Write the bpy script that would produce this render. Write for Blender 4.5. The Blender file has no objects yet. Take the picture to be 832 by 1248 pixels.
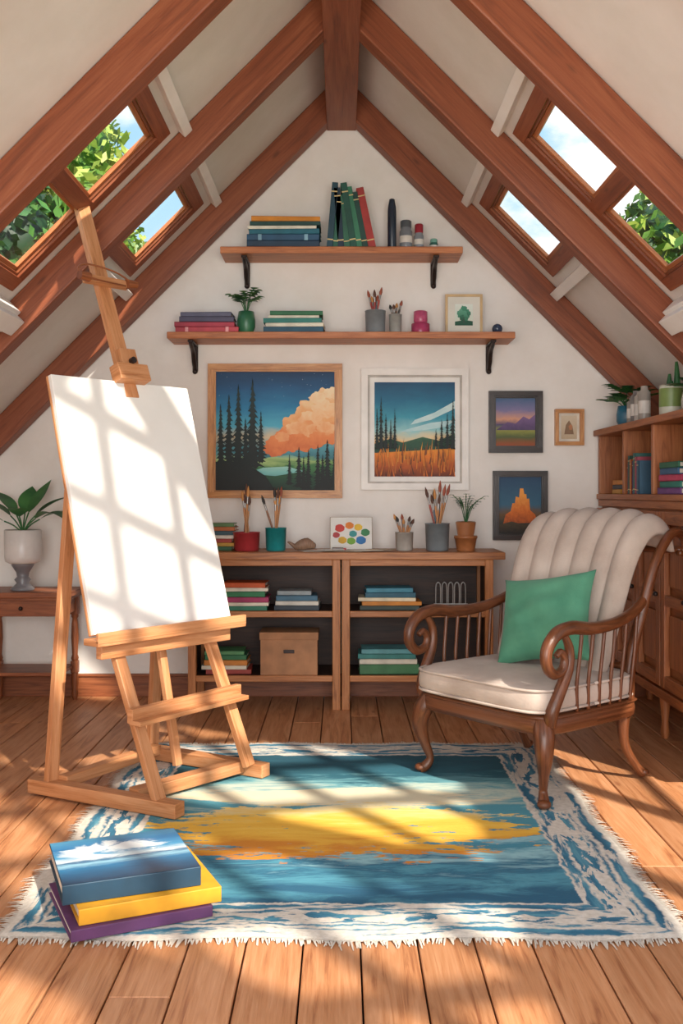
import bpy, math, random
from mathutils import Vector, Matrix, Euler
random.seed(7)
S=bpy.context.scene
S.view_settings.view_transform='Standard'
S.view_settings.look='None'
S.view_settings.exposure=0.12
R2=math.sqrt(2)

# ------------------------------------------------------------------ colour / node helpers
def hx(h):
    h=h.lstrip('#'); o=[]
    for i in (0,2,4):
        c=int(h[i:i+2],16)/255
        o.append(c/12.92 if c<=0.04045 else ((c+0.055)/1.055)**2.4)
    return (o[0],o[1],o[2],1)
def newmat(name):
    m=bpy.data.materials.new(name); m.use_nodes=True
    nt=m.node_tree; b=nt.nodes['Principled BSDF']
    return m,nt,b
def setin(nt,sock,v):
    if isinstance(v,bpy.types.NodeSocket): nt.links.new(v,sock)
    else: sock.default_value=v
def mth(nt,op,a,b=0.0,c=0.0):
    n=nt.nodes.new('ShaderNodeMath'); n.operation=op
    setin(nt,n.inputs[0],a); setin(nt,n.inputs[1],b); setin(nt,n.inputs[2],c)
    return n.outputs[0]
def sstep(nt,x,a,b,o0=0.0,o1=1.0):
    n=nt.nodes.new('ShaderNodeMapRange'); n.interpolation_type='SMOOTHSTEP'
    setin(nt,n.inputs[0],x); n.inputs[1].default_value=a; n.inputs[2].default_value=b
    n.inputs[3].default_value=o0; n.inputs[4].default_value=o1
    return n.outputs[0]
def mixc(nt,f,a,b,blend='MIX'):
    n=nt.nodes.new('ShaderNodeMix'); n.data_type='RGBA'; n.blend_type=blend
    setin(nt,n.inputs[0],f); setin(nt,n.inputs[6],a); setin(nt,n.inputs[7],b)
    return n.outputs[2]
def noise(nt,vec,scale,detail=4,rough=.55,dist=0.0):
    n=nt.nodes.new('ShaderNodeTexNoise'); n.inputs['Scale'].default_value=scale
    n.inputs['Detail'].default_value=detail; n.inputs['Roughness'].default_value=rough
    n.inputs['Distortion'].default_value=dist
    if vec is not None: nt.links.new(vec,n.inputs['Vector'])
    return n.outputs[0]
def coord(nt,which='UV'):
    return nt.nodes.new('ShaderNodeTexCoord').outputs[which]
def mapping(nt,vec,sc,loc=(0,0,0)):
    n=nt.nodes.new('ShaderNodeMapping'); nt.links.new(vec,n.inputs[0])
    n.inputs['Scale'].default_value=sc; n.inputs['Location'].default_value=loc
    return n.outputs[0]
def ramp(nt,f,stops,interp='LINEAR'):
    n=nt.nodes.new('ShaderNodeValToRGB'); r=n.color_ramp; r.interpolation=interp
    while len(r.elements)<len(stops): r.elements.new(0.5)
    for e,(p,c) in zip(r.elements,stops): e.position=p; e.color=hx(c) if isinstance(c,str) else c
    nt.links.new(f,n.inputs[0]); return n.outputs[0]
def bump(nt,b,h,st,dist=.01):
    n=nt.nodes.new('ShaderNodeBump'); n.inputs['Strength'].default_value=st
    n.inputs['Distance'].default_value=dist
    nt.links.new(h,n.inputs['Height']); nt.links.new(n.outputs[0],b.inputs['Normal'])

def wood(name,dark,mid,light,rough=.45,sx=1.2,sy=16,island=.25,lo=.31,hi=.66):
    m,nt,b=newmat(name); uv=coord(nt)
    v1=mapping(nt,uv,(sx,sy,1)); n1=noise(nt,v1,2.2,6,.6,1.2)
    v2=mapping(nt,uv,(sx*2.5,sy*7,1)); n2=noise(nt,v2,2.0,3,.6,.3)
    f=mth(nt,'ADD',mth(nt,'MULTIPLY',n1,.75),mth(nt,'MULTIPLY',n2,.25))
    c=ramp(nt,f,[(lo,dark),(.47,mid),(hi,light)])
    g=nt.nodes.new('ShaderNodeNewGeometry').outputs['Random Per Island']
    val=mth(nt,'ADD',mth(nt,'MULTIPLY',g,island),1-island/2)
    hs=nt.nodes.new('ShaderNodeHueSaturation'); nt.links.new(val,hs.inputs['Value']); nt.links.new(c,hs.inputs['Color'])
    vk=mapping(nt,uv,(2.2,6.5,1)); vo=nt.nodes.new('ShaderNodeTexVoronoi'); vo.inputs['Scale'].default_value=1.0
    nt.links.new(vk,vo.inputs['Vector'])
    k=sstep(nt,mth(nt,'ADD',vo.outputs['Distance'],mth(nt,'MULTIPLY',n2,.08)),.06,.14,1,0)
    cc=mixc(nt,mth(nt,'MULTIPLY',k,.7),hs.outputs[0],hx(dark))
    nt.links.new(cc,b.inputs['Base Color']); b.inputs['Roughness'].default_value=rough
    bump(nt,b,n2,.25,.004)
    return m
_pc={}
def col(h,rough=.55,metal=0.0,var=.12):
    k=(h,rough,metal)
    if k in _pc: return _pc[k]
    m,nt,b=newmat('paint_'+h.strip('#')); n=noise(nt,coord(nt,'Object'),9,3)
    c=hx(h); d=tuple(x*(1-var*1.6) for x in c[:3])+(1,); l=tuple(min(1,x*(1+var)) for x in c[:3])+(1,)
    nt.links.new(ramp(nt,n,[(.35,d),(.65,l)]),b.inputs['Base Color'])
    b.inputs['Roughness'].default_value=rough; b.inputs['Metallic'].default_value=metal
    _pc[k]=m; return m
def artmat(name,stops,sc=(3,6),amp=.25,detail=5,axis=1,rough=.6):
    m,nt,b=newmat(name); uv=coord(nt)
    sp=nt.nodes.new('ShaderNodeSeparateXYZ'); nt.links.new(uv,sp.inputs[0])
    n=noise(nt,mapping(nt,uv,(sc[0],sc[1],1)),1.0,detail,.6,.8)
    f=mth(nt,'ADD',sp.outputs[axis],mth(nt,'MULTIPLY',mth(nt,'SUBTRACT',n,.5),amp*2))
    nt.links.new(ramp(nt,f,stops),b.inputs['Base Color']); b.inputs['Roughness'].default_value=rough
    return m

# ------------------------------------------------------------------ mesh builder
class MB:
    def __init__(s,name,origin=(0,0,0),rz=0.0,parent=None):
        s.name=name;s.o=Vector(origin);s.rz=rz;s.parent=parent
        s.v=[];s.f=[];s.uv=[];s.mi=[];s.sm=[];s.mats=[];s.M=Matrix()
    def add(s,vs,fs,uvs,mat,smooth=False):
        if mat not in s.mats: s.mats.append(mat)
        k=s.mats.index(mat); b=len(s.v)
        s.v+=[tuple(s.M@Vector(p)) for p in vs]
        for f,u in zip(fs,uvs):
            s.f.append([i+b for i in f]); s.uv.append(u); s.mi.append(k); s.sm.append(smooth)
    def box(s,c,size,mat,rot=None,M=None,taper=1.0):
        h=[x/2 for x in size]; ax=sorted(range(3),key=lambda i:-size[i])
        L=ax[0]; o1=random.random()*9; o2=random.random()*9
        R=M if M is not None else (Euler(rot).to_matrix() if rot else Matrix.Identity(3))
        c=Vector(c); loc=[]
        for z in(-1,1):
            for y in(-1,1):
                for x in(-1,1): loc.append(Vector((x*h[0],y*h[1],z*h[2])))
        fs=[(0,2,3,1),(4,5,7,6),(0,1,5,4),(2,6,7,3),(0,4,6,2),(1,3,7,5)]
        nax=[2,2,1,1,0,0]; uvs=[]
        for f,na in zip(fs,nax):
            oth=[i for i in range(3) if i!=na]
            if L in oth: a=L; b=[i for i in oth if i!=L][0]
            else: a,b=oth
            uvs.append([(loc[i][a]+o1,loc[i][b]+o2+na*.37) for i in f])
        s.add([c+R@p for p in loc],fs,uvs,mat)
    def beam(s,p0,p1,w,h,mat,up=(0,0,1)):
        p0=Vector(p0);p1=Vector(p1);d=(p1-p0);l=d.length;x=d.normalized();up=Vector(up)
        y=up.cross(x).normalized(); z=x.cross(y)
        M=Matrix((x,y,z)).transposed()
        s.box((p0+p1)/2,(l,w,h),mat,M=M)
    def quad(s,pts,mat,uv=((0,0),(1,0),(1,1),(0,1))):
        s.add(pts,[tuple(range(len(pts)))],[list(uv)],mat)
    def poly(s,pts,uv,mat):
        s.add(pts,[tuple(range(len(pts)))],[uv],mat)
    def lathe(s,prof,c,mat,n=24,axis=None):
        c=Vector(c); R=Matrix.Identity(3)
        if axis is not None: R=Vector((0,0,1)).rotation_difference(Vector(axis)).to_matrix()
        vs=[];fs=[];uvs=[];acc=0
        for j,(r,z) in enumerate(prof):
            for i in range(n):
                a=2*math.pi*i/n; vs.append(c+R@Vector((r*math.cos(a),r*math.sin(a),z)))
        for j in range(len(prof)-1):
            for i in range(n):
                k=(i+1)%n
                fs.append((j*n+i,j*n+k,(j+1)*n+k,(j+1)*n+i))
                z0,z1=prof[j][1],prof[j+1][1]
                uvs.append([(z0,i/n*.3),(z0,(i+1)/n*.3),(z1,(i+1)/n*.3),(z1,i/n*.3)])
        s.add(vs,fs,uvs,mat,True)
        for j,rev in((0,True),(len(prof)-1,False)):
            if prof[j][0]>1e-4:
                idx=[i for i in range(n)]
                if rev: idx=idx[::-1]
                base=[vs[j*n+i] for i in idx]
                s.add(base,[tuple(range(n))],[[(p.x-c.x,p.y-c.y) for p in base]],mat,False)
    def cyl(s,p0,p1,r0,mat,r1=None,n=14):
        p0=Vector(p0);p1=Vector(p1); l=(p1-p0).length
        s.lathe([(r0,0),(r0 if r1 is None else r1,l)],p0,mat,n,axis=(p1-p0).normalized())
    def tube(s,pts,rad,mat,n=10,res=5,flat=1.0):
        P=[Vector(p) for p in pts]; m=len(P)
        rr=rad if isinstance(rad,(list,tuple)) else [rad]*m
        C=[];Q=[]
        for i in range(m-1):
            a=P[max(i-1,0)];b=P[i];c=P[i+1];d=P[min(i+2,m-1)]
            for k in range(res):
                t=k/res
                C.append(.5*((2*b)+(c-a)*t+(2*a-5*b+4*c-d)*t*t+(3*b-3*c+d-a)*t**3))
                Q.append(rr[i]*(1-t)+rr[i+1]*t)
        C.append(P[-1]);Q.append(rr[-1])
        vs=[];fs=[];uvs=[]; T=(C[1]-C[0]).normalized()
        ref=Vector((0,0,1)) if abs(T.z)<.9 else Vector((1,0,0))
        N=(ref-T*ref.dot(T)).normalized(); acc=[0]; o=random.random()*5
        for i in range(1,len(C)): acc.append(acc[-1]+(C[i]-C[i-1]).length)
        for i,p in enumerate(C):
            T=(C[min(i+1,len(C)-1)]-C[max(i-1,0)]).normalized()
            N=(N-T*N.dot(T)); N=N.normalized() if N.length>1e-6 else Vector((1,0,0))
            B=T.cross(N)
            for k in range(n):
                a=2*math.pi*k/n; vs.append(p+(N*math.cos(a)*flat+B*math.sin(a))*Q[i])
        for i in range(len(C)-1):
            for k in range(n):
                k2=(k+1)%n; fs.append((i*n+k,i*n+k2,(i+1)*n+k2,(i+1)*n+k))
                uvs.append([(acc[i]+o,k/n*.2),(acc[i]+o,(k+1)/n*.2),(acc[i+1]+o,(k+1)/n*.2),(acc[i+1]+o,k/n*.2)])
        fs.append(tuple(range(n))[::-1]); uvs.append([(0,0)]*n)
        e=(len(C)-1)*n; fs.append(tuple(range(e,e+n))); uvs.append([(0,0)]*n)
        s.add(vs,fs,uvs,mat,True)
    def sq(s,c,r,mat,e1=.4,e2=.4,nu=40,nv=20,M=None):
        c=Vector(c); R=M or Matrix.Identity(3)
        f=lambda w,e: math.copysign(abs(w)**e,w)
        vs=[];fs=[];uvs=[]
        for j in range(nv+1):
            p=-math.pi/2+math.pi*j/nv
            for i in range(nu):
                t=2*math.pi*i/nu
                vs.append(c+R@Vector((r[0]*f(math.cos(p),e1)*f(math.cos(t),e2),r[1]*f(math.cos(p),e1)*f(math.sin(t),e2),r[2]*f(math.sin(p),e1))))
        for j in range(nv):
            for i in range(nu):
                k=(i+1)%nu; fs.append((j*nu+i,j*nu+k,(j+1)*nu+k,(j+1)*nu+i))
                uvs.append([(i/nu,j/nv),((i+1)/nu,j/nv),((i+1)/nu,(j+1)/nv),(i/nu,(j+1)/nv)])
        s.add(vs,fs,uvs,mat,True)
    def sphere(s,c,r,mat,n=16,sc=(1,1,1)):
        s.sq(c,(r*sc[0],r*sc[1],r*sc[2]),mat,1,1,n,n//2+2)
    def leaf(s,base,az,el,L,W,droop,mat,n=8,fold=.15):
        b=Vector(base);h=Vector((math.cos(az),math.sin(az),0));sd=Vector((-math.sin(az),math.cos(az),0))
        vs=[];fs=[];uvs=[]
        for i in range(n+1):
            t=i/n; p=b+h*(L*t*math.cos(el))+Vector((0,0,L*t*math.sin(el)-droop*t*t))
            w=W*max(.02,math.sin(math.pi*min(1,t**.75*.98+.02)))
            vs+=[p-sd*w+Vector((0,0,w*fold)),p,p+sd*w+Vector((0,0,w*fold))]
        for i in range(n):
            a=i*3
            fs+=[(a,a+1,a+4,a+3),(a+1,a+2,a+5,a+4)]
            uvs+=[[(0,i/n),(.5,i/n),(.5,(i+1)/n),(0,(i+1)/n)],[(.5,i/n),(1,i/n),(1,(i+1)/n),(.5,(i+1)/n)]]
        s.add(vs,fs,uvs,mat,True)
    def done(s,bevel=0,seg=2,subs=0,recalc=True):
        me=bpy.data.meshes.new(s.name); me.from_pydata(s.v,[],s.f)
        for m in s.mats: me.materials.append(m)
        me.polygons.foreach_set('material_index',s.mi); me.polygons.foreach_set('use_smooth',s.sm)
        ul=me.uv_layers.new(name='UVMap'); flat=[c for u in s.uv for p in u for c in p]
        ul.data.foreach_set('uv',flat)
        me.update()
        if recalc:
            import bmesh
            bm=bmesh.new(); bm.from_mesh(me); bmesh.ops.recalc_face_normals(bm,faces=bm.faces); bm.to_mesh(me); bm.free()
        ob=bpy.data.objects.new(s.name,me); S.collection.objects.link(ob)
        ob.location=s.o; ob.rotation_euler=(0,0,s.rz)
        if s.parent: ob.parent=s.parent
        if bevel:
            md=ob.modifiers.new('bev','BEVEL'); md.width=bevel; md.segments=seg; md.limit_method='ANGLE'; md.angle_limit=math.radians(50)
        return ob
def empty(name,loc=(0,0,0),rz=0):
    e=bpy.data.objects.new(name,None); S.collection.objects.link(e); e.location=loc; e.rotation_euler=(0,0,rz)
    e.empty_display_size=.1; return e

# ------------------------------------------------------------------ materials
W_BEAM=wood('beam_wood','#522511','#854425','#9c5a38',.5,.7,10,.15,.25,.72)
W_DESK=wood('desk_wood','#7a4520','#a96a38','#c28250',.45,1.2,16,.2)
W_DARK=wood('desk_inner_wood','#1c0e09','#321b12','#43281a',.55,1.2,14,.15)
W_EASEL=wood('easel_wood','#985d35','#c08254','#d0986d',.5,1.2,16,.15)
W_CAB=wood('cabinet_wood','#6f3a1a','#9f5d33','#b87445',.45,1.2,14,.12)
W_CHAIR=wood('chair_wood','#34190d','#62371f','#7f4c30',.3,3,14,.05)
W_FLOOR=wood('floor_wood','#8a4f30','#bb8055','#cf976e',.42,1.0,12,.34)
W_SHELF=wood('shelf_wood','#84451f','#b0683a','#c68050',.45,1.2,16,.1)
W_TABLE=wood('table_wood','#582b16','#844827','#9e5d38',.45,1.2,16,.1)
W_HANDLE=wood('brush_handle_wood','#8f5a33','#b57a49','#cb9562',.4,4,20,.3)
def plaster(name,a,b_,bs=.15):
    m,nt,b=newmat(name); n=noise(nt,coord(nt,'Object'),3.5,6,.6)
    nt.links.new(ramp(nt,n,[(.3,a),(.7,b_)]),b.inputs['Base Color']); b.inputs['Roughness'].default_value=.85
    n2=noise(nt,coord(nt,'Object'),40,3); bump(nt,b,n2,bs,.004); return m
WALL=plaster('wall_plaster','#e8e1d9','#f3eee8')
CEIL=plaster('ceiling_plaster','#dfd9d2','#eae5e0')
TRIM=plaster('white_trim_paint','#ebe6e0','#f6f2ee',.03)
CANVAS=plaster('canvas_white','#e2ded8','#eae7e2',.1)
def fabric(name,a,b_,sc=160):
    m,nt,b=newmat(name); o=coord(nt,'Object')
    n=noise(nt,o,6,4); nt.links.new(ramp(nt,n,[(.3,a),(.7,b_)]),b.inputs['Base Color'])
    b.inputs['Roughness'].default_value=.9
    if 'Sheen Weight' in b.inputs: b.inputs['Sheen Weight'].default_value=.1
    bump(nt,b,noise(nt,o,sc,2),.3,.003); return m
UPH=fabric('upholstery_linen','#ab9a8e','#c4b4a8')
GREEN=fabric('pillow_green','#3f7d63','#579678',200)
def leafm(name,a,b_):
    m,nt,b=newmat(name); n=noise(nt,coord(nt,'Object'),7,3)
    nt.links.new(ramp(nt,n,[(.35,a),(.65,b_)]),b.inputs['Base Color']); b.inputs['Roughness'].default_value=.5
    return m
LEAF=leafm('leaf_green','#1f5530','#437f42'); LEAF2=leafm('leaf_light','#3d7538','#6fa34f')
m,nt,b=newmat('window_glass')
tr=nt.nodes.new('ShaderNodeBsdfTransparent'); gl=nt.nodes.new('ShaderNodeBsdfGlossy'); gl.inputs['Roughness'].default_value=.02
mx=nt.nodes.new('ShaderNodeMixShader'); mx.inputs[0].default_value=.04
nt.links.new(tr.outputs[0],mx.inputs[1]); nt.links.new(gl.outputs[0],mx.inputs[2])
nt.links.new(mx.outputs[0],nt.nodes['Material Output'].inputs['Surface']); GLASS=m
METAL=col('#3a2f2c',.4,.6); STEEL=col('#9a9794',.35,.7)
PAGES=col('#e6dccb',.8)

# ------------------------------------------------------------------ camera
cd=bpy.data.cameras.new('camera'); cam=bpy.data.objects.new('camera',cd); S.collection.objects.link(cam)
cam.location=(0,0,1.2); cam.rotation_euler=(math.pi/2,0,0)
cd.sensor_fit='AUTO'; cd.sensor_width=36; cd.lens=1219/1248*36; cd.shift_y=-24/1248; cd.clip_start=.05
S.camera=cam

# ------------------------------------------------------------------ room shell
XL,XR,YF,YB=-2.2,1.9,-1.4,5.9
ZR=3.62
fl=MB('floor')
fl.box(((XL+XR)/2,(YF+YB)/2,-.06),(XR-XL+.3,YB-YF+.3,.07),col('#2a150c',.9))
pw=.152; x=XL-.03
rnd=random.Random(3)
while x<XR:
    y=YF-rnd.random()*1.5
    while y<YB:
        L=rnd.choice([1.9,2.4,2.9,3.4]); y1=min(y+L,YB); y0=max(y,YF)
        if y1>y0+.02: fl.box((x+pw/2,(y0+y1)/2,-.0125),(pw-.005,y1-y0-.0012,.025),W_FLOOR)
        y+=L
    x+=pw
fl.done(.0025,1)

wb=MB('wall_back')
def prism(mb,pts,y0,y1,mat):
    n=len(pts); vs=[(p[0],y0,p[1]) for p in pts]+[(p[0],y1,p[1]) for p in pts]
    fs=[tuple(range(n)),tuple(range(n,2*n))[::-1]]; uv=[[p for p in pts],[p for p in pts][::-1]]
    for i in range(n):
        j=(i+1)%n; fs.append((i,i+n,j+n,j)); uv.append([(0,0)]*4)
    mb.add(vs,fs,uv,mat)
prism(wb,[(XL-.1,0),(XR+.1,0),(XR+.1,ZR-XR-.1+.02),(0,ZR+.02),(XL-.1,ZR+XL-.1+.02)],YB,YB+.12,WALL); wb.done()
w=MB('wall_left'); w.box((XL-.05,(YF+YB)/2,(ZR+XL)/2),(.1,YB-YF,ZR+XL),WALL); w.done()
WY0,WY1,WZ0,WZ1=.6,3.6,.35,1.6; HR=ZR-XR
w=MB('wall_right'); xw=XR+.05
w.box((xw,(YF+WY0)/2,HR/2),(.1,WY0-YF,HR),WALL); w.box((xw,(WY1+YB)/2,HR/2),(.1,YB-WY1,HR),WALL)
w.box((xw,(WY0+WY1)/2,WZ0/2),(.1,WY1-WY0,WZ0),WALL); w.box((xw,(WY0+WY1)/2,(WZ1+HR)/2),(.1,WY1-WY0,HR-WZ1),WALL); w.done()
w=MB('window_5')  # unseen window, added to throw sun bands on the right floor
for yy in(WY0+.03,(WY0*2+WY1)/3,(WY0+WY1*2)/3,WY1-.03): w.box((xw,yy,(WZ0+WZ1)/2),(.07,.06,WZ1-WZ0),W_BEAM)
for zz in(WZ0+.03,WZ1-.03): w.box((xw,(WY0+WY1)/2,zz),(.072,WY1-WY0,.06),W_BEAM)
w.box((xw,(WY0+WY1)/2,1.0),(.04,WY1-WY0,.035),W_BEAM); w.done()
w=MB('wall_front')
prism(w,[(XL,0),(-1.8,0),(-1.8,1.82),(XL,1.42)],YF-.1,YF,WALL)
prism(w,[(1.6,0),(XR,0),(XR,1.72),(1.6,2.0)],YF-.1,YF,WALL)
prism(w,[(-1.1,2.45),(1.1,2.45),(0,ZR)],YF-.1,YF,WALL); w.done()
w=MB('window_7')  # unseen front glazing, left open to bring in more ambient light
for xx in(-1.76,-.6,.45,1.56): w.box((xx,YF-.05,1.0 if abs(xx)>1 else 1.22),(.07,.08,1.8 if abs(xx)>1 else 2.4),W_BEAM)
w.box((-.1,YF-.05,2.44),(2.2,.08,.08),W_BEAM); w.box((-.1,YF-.05,.04),(3.4,.08,.08),W_BEAM); w.done()

TH=.022
def roofM(side):
    ex=Vector((side/R2,0,-1/R2)); ey=Vector((0,1,0)); ez=Vector((-side/R2,0,-1/R2))
    M=Matrix((ex,ey,ez)).transposed().to_4x4(); M.translation=Vector((0,0,ZR)); return M
A=(.835,1.45,3.755,4.445); B=(.835,1.15,4.80,5.54)
FR=[(.12,1.78,1.22,2.47),(.12,1.78,.02,.96),(.12,1.78,-1.1,-.22),(.12,.70,2.63,2.86)]  # unseen skylights added so sun reaches the canvas and floor
FL=[(.4,1.6,.1,.95),(.4,1.6,1.3,2.4)]  # unseen left openings added for ambient sky light
def roof(side,ops,smax,name):
    mb=MB(name); mb.M=roofM(side)
    ss=sorted(set([0,smax]+[o[0] for o in ops]+[o[1] for o in ops])); ys=sorted(set([YF-.1,YB+.1]+[o[2] for o in ops]+[o[3] for o in ops]))
    for i in range(len(ss)-1):
        for j in range(len(ys)-1):
            cs=(ss[i]+ss[i+1])/2; cy=(ys[j]+ys[j+1])/2
            if any(o[0]<cs<o[1] and o[2]<cy<o[3] for o in ops): continue
            mb.box((cs*R2,cy,-TH/2),((ss[i+1]-ss[i])*R2,ys[j+1]-ys[j],TH),CEIL)
    return mb.done()
roof(-1,[A,B]+FL,2.32,'ceiling_left'); roof(1,[A,B]+FR,2.02,'ceiling_right')

def skylight(name,side,o,mull=None,lattice=False,fw=.07,nf=.045):
    mb=MB(name); mb.M=roofM(side); s0,s1,y0,y1=o; a0,a1=s0*R2,s1*R2
    for (aa,w_) in((a0-fw/2,fw),(a1+fw/2,fw)): mb.box((aa,(y0+y1)/2,.010),(w_,y1-y0+2*nf,.028),W_BEAM)
    mb.box(((a0+a1)/2,y0-nf/2,.0085),(a1-a0,nf,.025),W_BEAM); mb.box(((a0+a1)/2,y1+fw/2,.0085),(a1-a0+2*fw,fw,.025),W_BEAM)
    t=.012; rc=-.008
    for aa in(a0+t/2,a1-t/2): mb.box((aa,(y0+y1)/2,rc),(t,y1-y0,.035),W_TABLE)
    for yy in(y0+t/2,y1-t/2): mb.box(((a0+a1)/2,yy,rc),(a1-a0,t,.035),W_TABLE)
    q=.02
    for aa in(a0+t+q/2,a1-t-q/2): mb.box((aa,(y0+y1)/2,-.012),(q,y1-y0,.018),W_SHELF)
    for yy in(y0+t+q/2,y1-t-q/2): mb.box(((a0+a1)/2,yy,-.012),(a1-a0,q,.018),W_SHELF)
    if mull:
        for mm in mull:
            mb.box((mm*R2,(y0+y1)/2,.004),(.075,y1-y0+.01,.035),W_BEAM)
            for sg in(-1,1): mb.box((mm*R2+sg*.045,(y0+y1)/2,-.012),(.016,y1-y0-.02,.018),W_SHELF)
    if lattice:
        w_=y1-y0; st=.56; k=a0-w_
        while k<a1:
            for sg in(1,-1):
                p0=[k,y0 if sg>0 else y1];p1=[k+w_,y1 if sg>0 else y0]
                d=sg
                if p0[0]<a0: p0=[a0,p0[1]+d*(a0-p0[0])]
                if p1[0]>a1: p1=[a1,p1[1]-d*(p1[0]-a1)]
                if p1[0]-p0[0]>.05: mb.beam((p0[0],p0[1],-.012+.008*sg),(p1[0],p1[1],-.012+.008*sg),.09,.02,W_BEAM)
            k+=st
    mb.box(((a0+a1)/2,(y0+y1)/2,-.018),(a1-a0-.03,y1-y0-.03,.003),GLASS)
    mb.done(.003,1)
mA=[1.145]
skylight('window_1',-1,A,mA); skylight('window_2',-1,B); skylight('window_3',1,A,mA); skylight('window_4',1,B)
for i,o in enumerate(FR): skylight('window_%d'%(8+i),1,o,None,i<3,.05)  # lattice bars added to cast crossed shadows on the canvas
for i,o in enumerate(FL): skylight('window_%d'%(12+i),-1,o,[1.0],False,.05)

RY=[5.82,4.68,3.64,2.55,1.09,-.10,-1.22]
for i,y in enumerate(RY):
    for side,sm in((-1,2.19),(1,1.89)):
        mb=MB('trim_rafter'); c=3.517
        mb.beam((0,y,c),(side*sm,y,c-sm),.12,.142,W_BEAM,up=(side,0,1)); mb.done(.008,2)
mb=MB('trim_ridge_beam'); mb.box((0,(YF+YB)/2,3.47),(.172,YB-YF-.01,.28),W_BEAM); mb.done(.006,2)
for side,nm in((-1,'trim_purlin_left'),(1,'trim_purlin_right')):
    mb=MB(nm); mb.M=roofM(side)
    bays=[(4.745,5.755),(3.705,4.615)]
    for (y0,y1) in bays:
        yc=(y0+y1)/2; L=y1-y0
        mb.box((.735*R2,yc,.02),(.05,L,.05),TRIM)
        if y0>4.7:
            mb.box((1.26*R2,yc,.03),(.06,L,.06),TRIM)
        else:
            mb.box((1.58*R2,yc,.04),(.13,L,.08),TRIM); mb.box((1.58*R2,yc,.10),(.09,L,.05),TRIM); mb.box((1.67*R2,yc,.05),(.07,L,.10),TRIM)
    mb.done(.004,2)
mb=MB('baseboard_back'); mb.box(((XL+XR)/2,YB-.012,.06),(XR-XL,.024,.12),W_TABLE); mb.box(((XL+XR)/2,YB-.016,.125),(XR-XL,.032,.015),W_TABLE); mb.done(.003)
mb=MB('baseboard_left'); mb.box((XL+.012,2.2,.06),(.024,7.1,.12),W_TABLE); mb.done(.003)
mb=MB('baseboard_right'); mb.box((XR-.012,2.2,.06),(.024,7.1,.12),W_TABLE); mb.done(.003)

# ------------------------------------------------------------------ outside
mg,ntg,bg=newmat('meadow_grass'); ntg.links.new(ramp(ntg,noise(ntg,coord(ntg,'Object'),.6,5),[(.3,'#4b7a35'),(.7,'#8db45a')]),bg.inputs['Base Color'])
g=MB('ground_meadow'); g.box((0,15,-3.1),(80,80,.1),mg); g.done()
def tree(name,x,y,crowns,leafcols,n,seed,ls=.085,core=.72):
    r=random.Random(seed); mb=MB(name,(x,y,-3.05)); TR=col('#4a3524',.9)
    top=max(c[2] for c in crowns)+3.05
    mb.cyl((0,0,0),(0,0,top*.95),.2,TR,.06)
    for c in crowns:
        cx,cy,cz,cr=c[0]-x,c[1]-y,c[2]+3.05,c[3]
        mb.tube([(0,0,cz*.6),(cx*.6,cy*.6,cz*.85),(cx,cy,cz)],[.08,.05,.02],TR,8)
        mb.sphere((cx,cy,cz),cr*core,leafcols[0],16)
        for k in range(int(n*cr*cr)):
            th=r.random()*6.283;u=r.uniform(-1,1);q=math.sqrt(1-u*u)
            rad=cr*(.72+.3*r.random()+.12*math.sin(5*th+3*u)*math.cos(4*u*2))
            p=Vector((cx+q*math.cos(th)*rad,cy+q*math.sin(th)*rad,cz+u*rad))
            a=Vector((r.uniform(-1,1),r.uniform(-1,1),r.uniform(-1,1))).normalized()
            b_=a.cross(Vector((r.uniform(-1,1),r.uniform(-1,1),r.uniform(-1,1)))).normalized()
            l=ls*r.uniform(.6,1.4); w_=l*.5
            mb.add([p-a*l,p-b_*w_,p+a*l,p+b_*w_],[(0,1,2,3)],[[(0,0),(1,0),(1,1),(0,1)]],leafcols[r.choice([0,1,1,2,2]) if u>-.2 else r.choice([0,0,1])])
    mb.done(recalc=False)
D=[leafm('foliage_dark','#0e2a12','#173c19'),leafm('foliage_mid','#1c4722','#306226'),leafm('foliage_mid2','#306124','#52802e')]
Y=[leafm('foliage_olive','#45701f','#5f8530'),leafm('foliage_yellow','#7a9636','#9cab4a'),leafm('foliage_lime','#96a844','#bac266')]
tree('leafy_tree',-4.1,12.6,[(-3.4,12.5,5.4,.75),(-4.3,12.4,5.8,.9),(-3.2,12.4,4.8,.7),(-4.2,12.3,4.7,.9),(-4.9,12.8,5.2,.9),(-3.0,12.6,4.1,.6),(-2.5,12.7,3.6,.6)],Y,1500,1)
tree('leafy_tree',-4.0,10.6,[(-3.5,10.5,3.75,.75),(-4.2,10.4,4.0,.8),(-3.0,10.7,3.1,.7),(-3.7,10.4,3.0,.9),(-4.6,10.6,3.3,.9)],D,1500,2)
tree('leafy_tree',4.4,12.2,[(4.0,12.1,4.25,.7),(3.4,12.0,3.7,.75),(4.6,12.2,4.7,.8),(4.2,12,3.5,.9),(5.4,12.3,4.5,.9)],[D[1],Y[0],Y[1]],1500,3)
tree('leafy_tree',5.2,.9,[(3.95,-.05,6.55,.72),(3.85,1.1,6.7,.75),(4.7,.6,6.9,.8),(5.3,1.1,6.3,.8)],[D[1],Y[0],Y[1]],700,4,.12)  # out-of-view tree added to keep sun off the right skylights

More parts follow.
